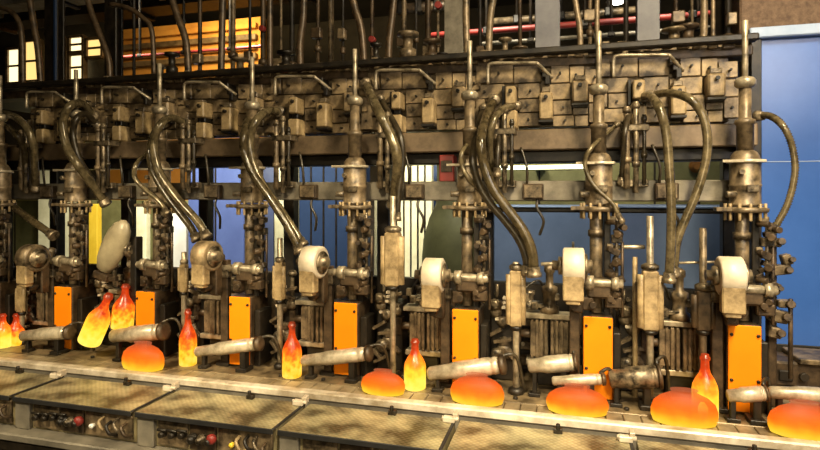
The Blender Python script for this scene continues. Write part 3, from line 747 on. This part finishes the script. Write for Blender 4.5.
# hanging pipes and cables above the bank
top = [([(-8,6),(8,10),(18,20),(22,40),(23,88)], 5, 'pale curved pipe hanging at the top left corner'),
       ([(28,-14),(33,20),(38,50),(41,88)], 6, 'grey slanting pipe left of the dark pillar at top left'),
       ([(84,-14),(92,14),(102,40),(109,62),(110,92)], 6, 'slanting pipe in front of the cream lit windows'),
       ([(110,4),(128,8),(143,18),(152,32),(154,78)], 5, 'curved grey pipe left of the orange lit opening'),
       ([(168,-14),(177,15),(186,42),(189,84)], 7, 'leaning grey pipe in front of the orange lit opening'),
       ([(223,-14),(222,30),(221,80)], 7, 'straight pipe at the right end of the orange lit opening'),
       ([(270,-14),(270,30),(270,82)], 6, 'straight pale pipe above the fifth column, to its right'),
       ([(304,-14),(303,20),(300,45),(301,84)], 7, 'straight pipe left of the fourth column rod'),
       ([(350,-14),(355,8),(361,28),(364,60),(364,84)], 7, 'curved pipe just right of the fourth column rod'),
       ([(395,-14),(392,18),(389,45),(389,78)], 7, 'pale leaning pipe between the third and fourth columns'),
       ([(466,-14),(466,20),(467,52),(467,72)], 7, 'straight pale pipe just left of the third column rod'),
       ([(496,-14),(491,12),(489,42),(489,72)], 7, 'pale leaning pipe just right of the third column rod'),
       ([(573,-14),(577,12),(580,32),(580,70)], 6, 'bent pale pipe between the two grey pillars'),
       ([(597,-14),(597,14),(597,50)], 5, 'thin pipe at the second column rod, near the bright lamp'),
       ([(704,-14),(704,20),(703,44),(702,66)], 7, 'pale stepped pipe right of the right grey pillar'),
       ([(713,-14),(713,14),(713,48)], 4, 'thin pipe beside the pale stepped pipe, by the brown hood')]
for pts, w, lab in top: hose('drop_pipe', lab, pts, 2.97, w, 'tan_grey' if pts[0][0] > 440 else 'brown', cat='pipe', ends=False, group='pipes dropping to the bank')

# small rods & bars that cross the gaps
def rod(name, label, a, b, Y, wpx, m, cat='rod'):
    p, q = P(*a, Y), P(*b, Y); r = wpx/2*depth(p)/F
    if name == 'brass_rod': p.z = DECK
    o = MB().cyl((0,0,0), q-p, r, seg=10).build(name, m, loc=p); return tag(o, label, cat)
rod('pull_rod', 'thin horizontal rod right of the second column, in front of the blue cabinet', (612,247), (645,247), 2.72, 4, 'steel_light')
rod('pull_rod', 'thin pale rod left of the drum nearest the blue wall panel', (676,263), (716,262), 2.70, 2.5, 'steel_light')
rod('brass_rod', 'short brass coloured upright rod just left of the rightmost tan sleeve box', (635,372), (635,257), 2.74, 5, 'tan')
rod('pull_rod', 'thin pale rod left of the drum by the second column', (541,264), (568,263), 2.66, 3.5, 'steel_light')

# ------------------------------------------------------------------ right side: blue wall panel, hood, low clutter
bp = thing('blue_wall_panel', 'large plain blue wall panel at the right edge, behind the machine', 'wall panel', (2.2, 3.3, 0))
a = P(760, 40, 3.3); xl = a.x-2.2
zt = P(790, 38, 3.3).z
MB().bx(xl, 1.45, 0, .04, .55, zt, .003).build('blue_sheet', 'blue', bp)
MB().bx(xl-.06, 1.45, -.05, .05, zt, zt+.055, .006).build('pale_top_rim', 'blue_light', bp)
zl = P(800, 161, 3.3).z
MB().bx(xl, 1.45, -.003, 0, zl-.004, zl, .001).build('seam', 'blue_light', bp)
MB().bx(xl-.05, xl, -.03, .04, .55, zt, .004).build('dark_edge', 'dark', bp)
MB().bx(xl, 1.45, -.01, .05, 0, P(800,345,3.3).z, .004).build('kick_plate', 'dark', bp)
hd = thing('furnace_hood', 'brown brick-faced hood at the upper right corner above the blue wall panel', 'hood', (2.0, 3.45, zt+.06))
a = P(740, 0, 3.45)
MB().bx(a.x-2.0, 1.6, 0, .5, 0, 1.2, .01).build('hood_body', 'hood', hd)
MB().cyl((a.x-2.0-.0, .25, 0), (a.x-2.0, .25, 1.2), .09, seg=20).build('rounded_edge', 'dark', hd)
lo = thing('low_cabinet', 'low dark cabinet with a tan ledge at the foot of the blue wall panel', 'cabinet', (P(815,193,3.2).x, 3.15, DECK))
MB().bx(-.22, .8, -.08, .12, 0, .12, .01).build('cabinet_body', 'brown', lo)
MB().bx(-.12, .8, -.11, .12, .12, .145, .004).build('ledge', 'tan_grey', lo)
MB().bx(-.2, -.14, -.09, .0, .03, .08, .004).cyl((-.1,-.09,.06),(-.1,-.11,.06),.02).build('fittings', 'dark', lo)

# ------------------------------------------------------------------ background hall
def cab(name, label, x0, y0, x1, y1, Y, dpt, m, cat='cabinet', floor=True, seams=0, frame=None, handle=False):
    a, b = P(x0, y0, Y), P(x1, y1, Y)
    zb = 0 if floor else P((x0+x1)/2, y1, Y).z
    ztop = P((x0+x1)/2, y0, Y).z; w = b.x-a.x
    t = thing(name, label, cat, ((a.x+b.x)/2, Y, zb))
    MB().bx(-w/2, w/2, 0, dpt, 0, ztop-zb, .006).build('body', m, t)
    for k in range(seams):
        x = -w/2 + w*(k+1)/(seams+1)
        MB().bx(x-.008, x+.008, -.008, 0, .02, ztop-zb-.01, .001).build('seam', frame or 'dark', t)
    if frame:
        MB().bx(-w/2-.02, w/2+.02, -.015, dpt, ztop-zb, ztop-zb+.03, .004).build('top_rim', frame, t)
    if handle:
        MB().cyl((w*.3, -.03, (ztop-zb)*.75), (w*.3, -.03, (ztop-zb)*.85), .01).build('handle', 'steel_light', t)
    return t
cab('blue_cabinet', 'grey-blue cabinet between the second and third columns from the blue panel', 486, 206, 596, 330, 4.6, .6, 'blue_dull', seams=0, handle=True)
cab('blue_cabinet', 'slate blue cabinet between first and second columns from the blue panel', 610, 206, 742, 330, 4.4, .6, 'blue_dull', seams=1)
cab('blue_cabinet', 'deep blue seamed cabinet between the fourth and fifth columns from the blue panel', 299, 164, 349, 330, 5.0, .6, 'blue_deep', seams=3)
cab('blue_cabinet', 'pale blue cabinet between the fifth and sixth columns from the blue panel', 188, 160, 244, 330, 5.0, .6, 'blue_mid', seams=1)
cab('olive_guard', 'olive green guard panel behind the fluorescent tube', 482, 146, 600, 330, 5.4, .1, 'olive', cat='guard panel', seams=1)
cab('olive_guard', 'olive yellow guard panel behind the two pale hoses', 612, 146, 745, 330, 5.2, .1, 'olive', cat='guard panel', seams=2)
# rounded olive vessel
ov = thing('olive_vessel', 'dark olive rounded vessel behind the third column from the blue panel', 'vessel', (P(456,193,4.9).x, 4.9, 0))
zt2 = P(456, 196, 4.9).z; rr = 34*depth(P(456,193,4.9))/F
MB().lathe([(rr*1.0,0),(rr*1.0,zt2*.72),(rr*.96,zt2*.80),(rr*.78,zt2*.90),(rr*.6,zt2*.96),(rr*.56,zt2),(rr*.56,zt2+.5)], seg=28).build('shell', 'olive_dark', ov)
MB().lathe([(rr*1.03,0),(rr*1.03,.05)], (0,0,zt2*.6), seg=28).build('band', 'olive', ov)
# cream sheets
for k, (x0,y0,x1,y1,m,lab,sm) in enumerate(((397,150,432,330,'cream','pale yellow slatted panel left of the olive vessel',4),
      (374,196,389,330,'cream','narrow pale yellow panel right of the fourth column from the blue panel',0),
      (252,150,296,330,'cream','pale yellow green panel between the fourth and fifth columns from the blue panel',1),
      (164,204,186,330,'white','bright white board left of the pale blue cabinet',0),
      (122,206,146,330,'cream','cream board right of the raised takeout arm',1),
      (38,154,72,330,'cream','cream board behind the seventh column from the blue panel',1),
      (82,204,97,330,'yellow','yellow board left of the raised takeout arm',0))):
    cab('board', lab, x0, y0, x1, y1, 5.6+.05*k, .08, m, cat='board', seams=sm)
cab('grey_door', 'dull grey blue door leaf beside the slatted yellow panel', 432, 150, 470, 330, 6.0, .1, 'blue_deep', cat='door leaf', seams=1)
cab('tan_partition', 'low tan partition at the far left behind the columns', -60, 200, 190, 330, 6.6, .1, 'olive', cat='partition', seams=5)
# fluorescent tube
ft = thing('fluorescent_lamp', 'bright fluorescent tube glowing between the second and third columns', 'lamp', P(540, 167, 5.2))
a, b = P(494,168,5.2), P(586,166.5,5.2); o = ft.location
MB().cyl(a-o, b-o, .018).build('tube', 'tube', ft)
MB().box((0,.05,.0), ((b-a).length*1.02,.05,.06)).build('fixture', 'olive', ft)
MB().box((0,.12,.0), (.1,.14,.04)).build('mount', 'olive_dark', ft)
ob = thing('orange_reel', 'round rusty orange reel on the olive yellow guard panel', 'reel', P(697,166,5.15))
MB().lathe([(.0,0),(.055,.0),(.055,.03),(.03,.035),(.03,.06),(.0,.06)], (0,.05,0), (0,-1,0), 20).build('reel', 'rust', ob)
# bell in red-brown near slatted panel
rb = thing('red_box', 'small red-brown box on the cross beam by the third column', 'box', P(450,182,2.88))
MB().bx(-.05,.03,-.04,.04,0,.14,.006).build('box', 'red', rb); MB().bx(-.04,.02,-.046,-.04,.05,.11,.003).build('lid', 'brown', rb)

# far hall lit in ochre, seen through the upper left
fh = thing('hall_wall_cladding', 'ochre lit cladding of the far hall at the upper left', 'wall cladding', (P(180,193,8.6).x, 8.6, 0))
cx = fh.location.x
za, zb2 = P(180,92,8.6).z, P(180,24,8.6).z
MB().bx(P(98,193,8.6).x-cx, P(262,193,8.6).x-cx, 0, .2, 0, zb2, .01).build('cladding', 'hallwall', fh)
for k,(y,m) in enumerate(((33,'hallwall'),(44,'beam'),(53,'hallwall'),(62,'beam'))):
    zz = P(180,y,8.6).z; MB().bx(P(112,193,8.6).x-cx, P(258,193,8.6).x-cx, -.08, 0, zz-.05, zz+.05, .01).build('cladding_rail', m, fh)
wl = [(8,50,21,82,'window_hot'),(25,42,40,80,'window'),(58,40,67,79,'window_hot'),(70,38,84,51,'window_hot'),(70,56,84,79,'window_hot'),(87,40,103,56,'window')]
for k, (x0,y0,x1,y1,m) in enumerate(wl):
    a, b = P(x0,y0,8.3), P(x1,y1,8.3); zb_ = P((x0+x1)/2,y1,8.3).z; zt_ = P((x0+x1)/2,y0,8.3).z
    w = b.x-a.x
    t = thing('lit_window', ['bright lit window at the far upper left', 'amber lit window beside the brightest one, upper left', 'tall narrow lit window right of the dark pillar', 'upper lit window of the stacked pair at upper left', 'lower lit window of the stacked pair at upper left', 'small amber lit window left of the ochre cladding'][k], 'window', ((a.x+b.x)/2, 8.3, zb_), 'lit windows of the far hall')
    MB().bx(-w/2, w/2, 0, .03, 0, zt_-zb_, .004).build('pane', m, t)
    fr = MB(); hh = zt_-zb_
    for s_ in (-1,1): fr.bx(s_*w/2-.03, s_*w/2+.03, -.04, .06, -.03, hh+.03, .006)
    fr.bx(-w/2, w/2, -.04, .06, -.05, 0, .006); fr.bx(-w/2, w/2, -.04, .06, hh, hh+.05, .006); fr.bx(-w/2, w/2, -.02, .04, hh*.5-.02, hh*.5+.02, .003)
    fr.build('frame', 'beam', t)
fw = thing('hall_partition', 'dark partition holding the lit windows at the upper left', 'partition', (P(50,193,8.45).x, 8.45, 0))
cx = fw.location.x
MB().bx(P(-30,193,8.45).x-cx, P(106,193,8.45).x-cx, 0, .1, 0, P(40,-40,8.45).z, .01).build('partition', 'shell', fw)

# pillars
def pillar(label, x0, x1, Y, m, y0=-60, edge=None):
    a, b = P(x0,193,Y), P(x1,193,Y); w = b.x-a.x
    t = thing('pillar', label, 'pillar', ((a.x+b.x)/2, Y, H+.695), None); tp = 5.6-H-.695
    MB().bx(-w*.5, w*.5, 0, .02, 0, tp, .004).bx(-w*.08, w*.08, .02, .06, 0, tp, .004).bx(-w*.5, w*.5, .06, .08, 0, tp, .004).build('web_and_flanges', m, t)
    if edge: MB().bx(w*.32, w*.5, -.012, 0, 0, tp, .002).build('edge_strip', edge, t)
    return t
pillar('grey steel pillar standing left of the bright lamp at the top', 535, 560, 3.5, 'pillar')
pillar('grey steel pillar standing right of the bright lamp at the top', 637, 660, 3.5, 'pillar')
pillar('dull grey steel pillar behind the third column rod', 444, 465, 3.6, 'beam_grey')
pillar('black steel pillar at upper left, between the lit windows', 44, 57, 3.6, 'dark', edge='blue_deep')
pillar('black steel pillar left of the orange lit opening', 104, 116, 3.6, 'dark')
# pipes, ducts and girders up there
def far_bar(name, label, a, b, Y, wpx, m, cat='pipe', square=False):
    p, q = P(*a, Y), P(*b, Y); q.z = p.z; r = wpx/2*depth(p)/F
    mb = MB()
    if square: mb.bx(0, q.x-p.x, -r, r, -r, r, .01)
    else: mb.cyl((0,0,0), q-p, r)
    t = thing(name, label, cat, p); mb.build('run', m, t)
    for k in range(3):
        x = (q.x-p.x)*(.2+.3*k)
        MB().bx(x-.03, x+.03, -r*1.25, r*1.25, -r*1.25, r*1.25, .01).cyl((x, 0, r), (x, 0, 5.6-p.z), .012).build('hanger', 'dark', t)
    return t
far_bar('red_pipe', 'red pipe running behind the grey pillars at the top', (426,36), (770,36), 4.3, 6, 'red')
far_bar('grey_duct', 'pale grey duct running above the red pipe at the top', (488,22), (640,22), 5.0, 7, 'tan_grey')
far_bar('grey_duct', 'thin grey conduit just above the machine top between the pillars', (480,44), (760,44), 4.4, 4, 'beam_grey')
far_bar('roof_girder', 'dull grey green girder across the upper left corner', (-60,6), (215,6), 4.4, 22, 'beam_grey', 'girder', True)
far_bar('roof_girder', 'black girder above the orange lit opening', (-80,24), (440,24), 6.2, 24, 'dark', 'girder', True)
far_bar('red_pipe', 'thin red hose-like pipe low in the orange lit opening', (112,58), (262,58), 4.2, 3, 'red')
far_bar('grey_duct', 'brown duct at the top between the third and fourth columns', (390,10), (450,10), 5.0, 10, 'brown')
# valves and motors in the dark above the bank
r = random.Random(11)
PO = ORD + ['eleventh','twelfth','thirteenth','fourteenth','fifteenth','sixteenth']
CO = PO + ['seventeenth','eighteenth','nineteenth','twentieth','twenty-first','twenty-second']
k = 0
for px in (160, 172, 240, 256, 286, 322, 338, 376, 408, 432, 442, 505, 520, 615, 674, 688):
    p = P(px, 66 if px < 400 else 46, 3.25); p.z = H+.695
    t = thing('pilot_valve', f'small dark pilot valve on top of the bank, {PO[k]} from the left', 'valve', p, 'pilot valves on top of the bank')
    hh = r.uniform(.10, .26); w = r.uniform(.04, .075)
    MB().bx(-w, w, -.05, .05, 0, hh*.45, .006).build('body', ['dark','brown','dark'][k % 3], t)
    MB().lathe([(w*.7,0),(w*.7,hh*.2),(w*.4,hh*.25),(w*.4,hh*.5),(w*.9,hh*.52),(w*.9,hh*.6),(.01,hh*.62)], (0,0,hh*.45), seg=12).build('stem', ['brown','dark','tan_grey'][k % 3], t)
    if k in (1, 4, 9, 10): MB().cyl((w*.4,-.05,hh*.25),(w*.4,-.075,hh*.25),.022).build('red_cap', 'red', t)
    k += 1
sh = thing('bank_top_shelf', 'dark shelf on top of the bank carrying the pilot valves', 'shelf', ((BX0+BX1)/2, 3.2, H+.665))
MB().bx(-(BX1-BX0)/2, (BX1-BX0)/2, -.10, .55, 0, .03, .004).build('shelf_plate', 'dark', sh)

kk = 0
for px, w_, Y_ in ((134,3,3.5),(200,4,3.55),(233,5,3.5),(250,3,3.4),(263,5,3.55),(281,3,3.45),(292,5,3.5),(318,4,3.5),(331,6,3.55),(343,3,3.4),(372,4,3.5),(404,5,3.5),(416,3,3.45),(428,6,3.6),(438,3,3.4),(480,4,3.5),(520,4,3.55),(590,4,3.6),(626,5,3.6),(676,4,3.6),(692,3,3.5),(728,6,3.55)):
    p = P(px, 193, Y_); r_ = w_/2*depth(p)/F
    t = thing('conduit', f'dark upright conduit in the gloom above the bank, {CO[kk]} from the left', 'conduit', (p.x, Y_, H+.695), 'dark conduits above the bank')
    MB().cyl((0,0,0), (0,0,5.6-H-.695), r_, seg=10).build('conduit_tube', ['dark','brown','tan_grey'][kk % 3], t)
    zz = .06+.05*((kk*7) % 5)
    MB().lathe([(r_*1.2,0),(r_*1.9,.008),(r_*1.9,.04),(r_*1.2,.048)], (0,0,zz), seg=10).build('coupling', 'brown', t)
    if kk % 2: MB().box((r_*.5,-r_-.02,zz+.12), (.05+.02*(kk%3),.05,.07)).build('switch_box', ['brown','tan_grey'][kk % 2 ^ (kk//2) % 2], t)
    if kk in (4, 10, 14): MB().cyl((r_*1.0,-r_,zz+.25), (r_*1.0,-r_-.04,zz+.25), .022).build('red_cap', 'red', t)
    kk += 1

# bright ceiling lamp seen at the top
lp = thing('high_bay_lamp', 'bright white high bay lamp at the top between the two grey pillars', 'lamp', P(617, 2, 6.0))
MB().lathe([(.0,-.02),(.06,-.012),(.07,.0),(.07,.02)], (0,0,0), seg=20).build('glass', 'clear', lp)
MB().lathe([(.11,0),(.09,.05),(.06,.12),(.03,.16),(.03,.2)], (0,0,.01), seg=20).cyl((0,0,.2),(0,0,5.6-lp.location.z),.012).build('reflector', 'beam_grey', lp)

# ------------------------------------------------------------------ light
def area(name, loc, target, size, power, col, sy=None):
    l = bpy.data.lights.new(name, 'AREA'); l.energy = power; l.color = col; l.size = size
    if sy: l.shape = 'RECTANGLE'; l.size_y = sy
    o = bpy.data.objects.new(name, l); C.objects.link(o); o.location = loc
    o.rotation_euler = (Vector(target)-Vector(loc)).to_track_quat('-Z', 'Y').to_euler()
    return o
WARM = (1.0, .83, .53)
def spot(name, loc, target, power, col, ang, blend=.6, r=.15):
    l = bpy.data.lights.new(name, 'SPOT'); l.energy = power; l.color = col; l.spot_size = math.radians(ang); l.spot_blend = blend; l.shadow_soft_size = r
    o = bpy.data.objects.new(name, l); C.objects.link(o); o.location = loc
    o.rotation_euler = (Vector(target)-Vector(loc)).to_track_quat('-Z', 'Y').to_euler()
    return o
area('bay_light_right', (1.1, .9, 4.3), (.5, 2.7, 1.7), .5, 165, WARM)
spot('spot_middle', (-.8, .1, 3.5), (-.9, 2.62, 1.0), 440, WARM, 46, .7)
spot('spot_left', (-2.6, .2, 3.3), (-2.4, 2.62, 1.0), 400, WARM, 46, .7)
spot('spot_right', (.8, .1, 3.5), (.6, 2.62, 1.0), 330, WARM, 50, .7)
area('front_light', (.5, -1.6, 2.4), (-.2, 2.7, 1.3), 1.2, 42, WARM)
area('panel_light', (2.0, -.1, 3.3), (1.25, 3.3, 2.6), .7, 40, (1.0, .93, .90))
for x_, p_ in ((.9, 240), (-.7, 300), (-2.4, 700), (-4.0, 800)):
    spot('back_hall_spot', (x_, 3.85, 3.9), (x_-.35, 5.5, 1.9), p_, (1, .93, .74), 84, .5, .25)
area('far_hall_light', (-5.3, 7.2, 5.0), (-5.3, 8.6, 3.4), .8, 95, (1, .72, .32))

w = bpy.data.worlds.new('hall air'); bpy.context.scene.world = w; w.use_nodes = True
w.node_tree.nodes['Background'].inputs[0].default_value = (.9, .75, .5, 1)
w.node_tree.nodes['Background'].inputs[1].default_value = .03

cam = bpy.data.cameras.new('camera'); co = bpy.data.objects.new('camera', cam); C.objects.link(co)
co.location = (0, 0, H); co.rotation_euler = (math.radians(90), 0, TH)
cam.sensor_width = 36; cam.lens = F/820*36; cam.shift_y = -(225-HOR)/820; cam.clip_start = .05
sc = bpy.context.scene; sc.camera = co
sc.view_settings.view_transform = 'Standard'; sc.view_settings.look = 'None'
sc.view_settings.gamma = 1; sc.view_settings.use_curve_mapping = False
sc.view_settings.exposure = .2
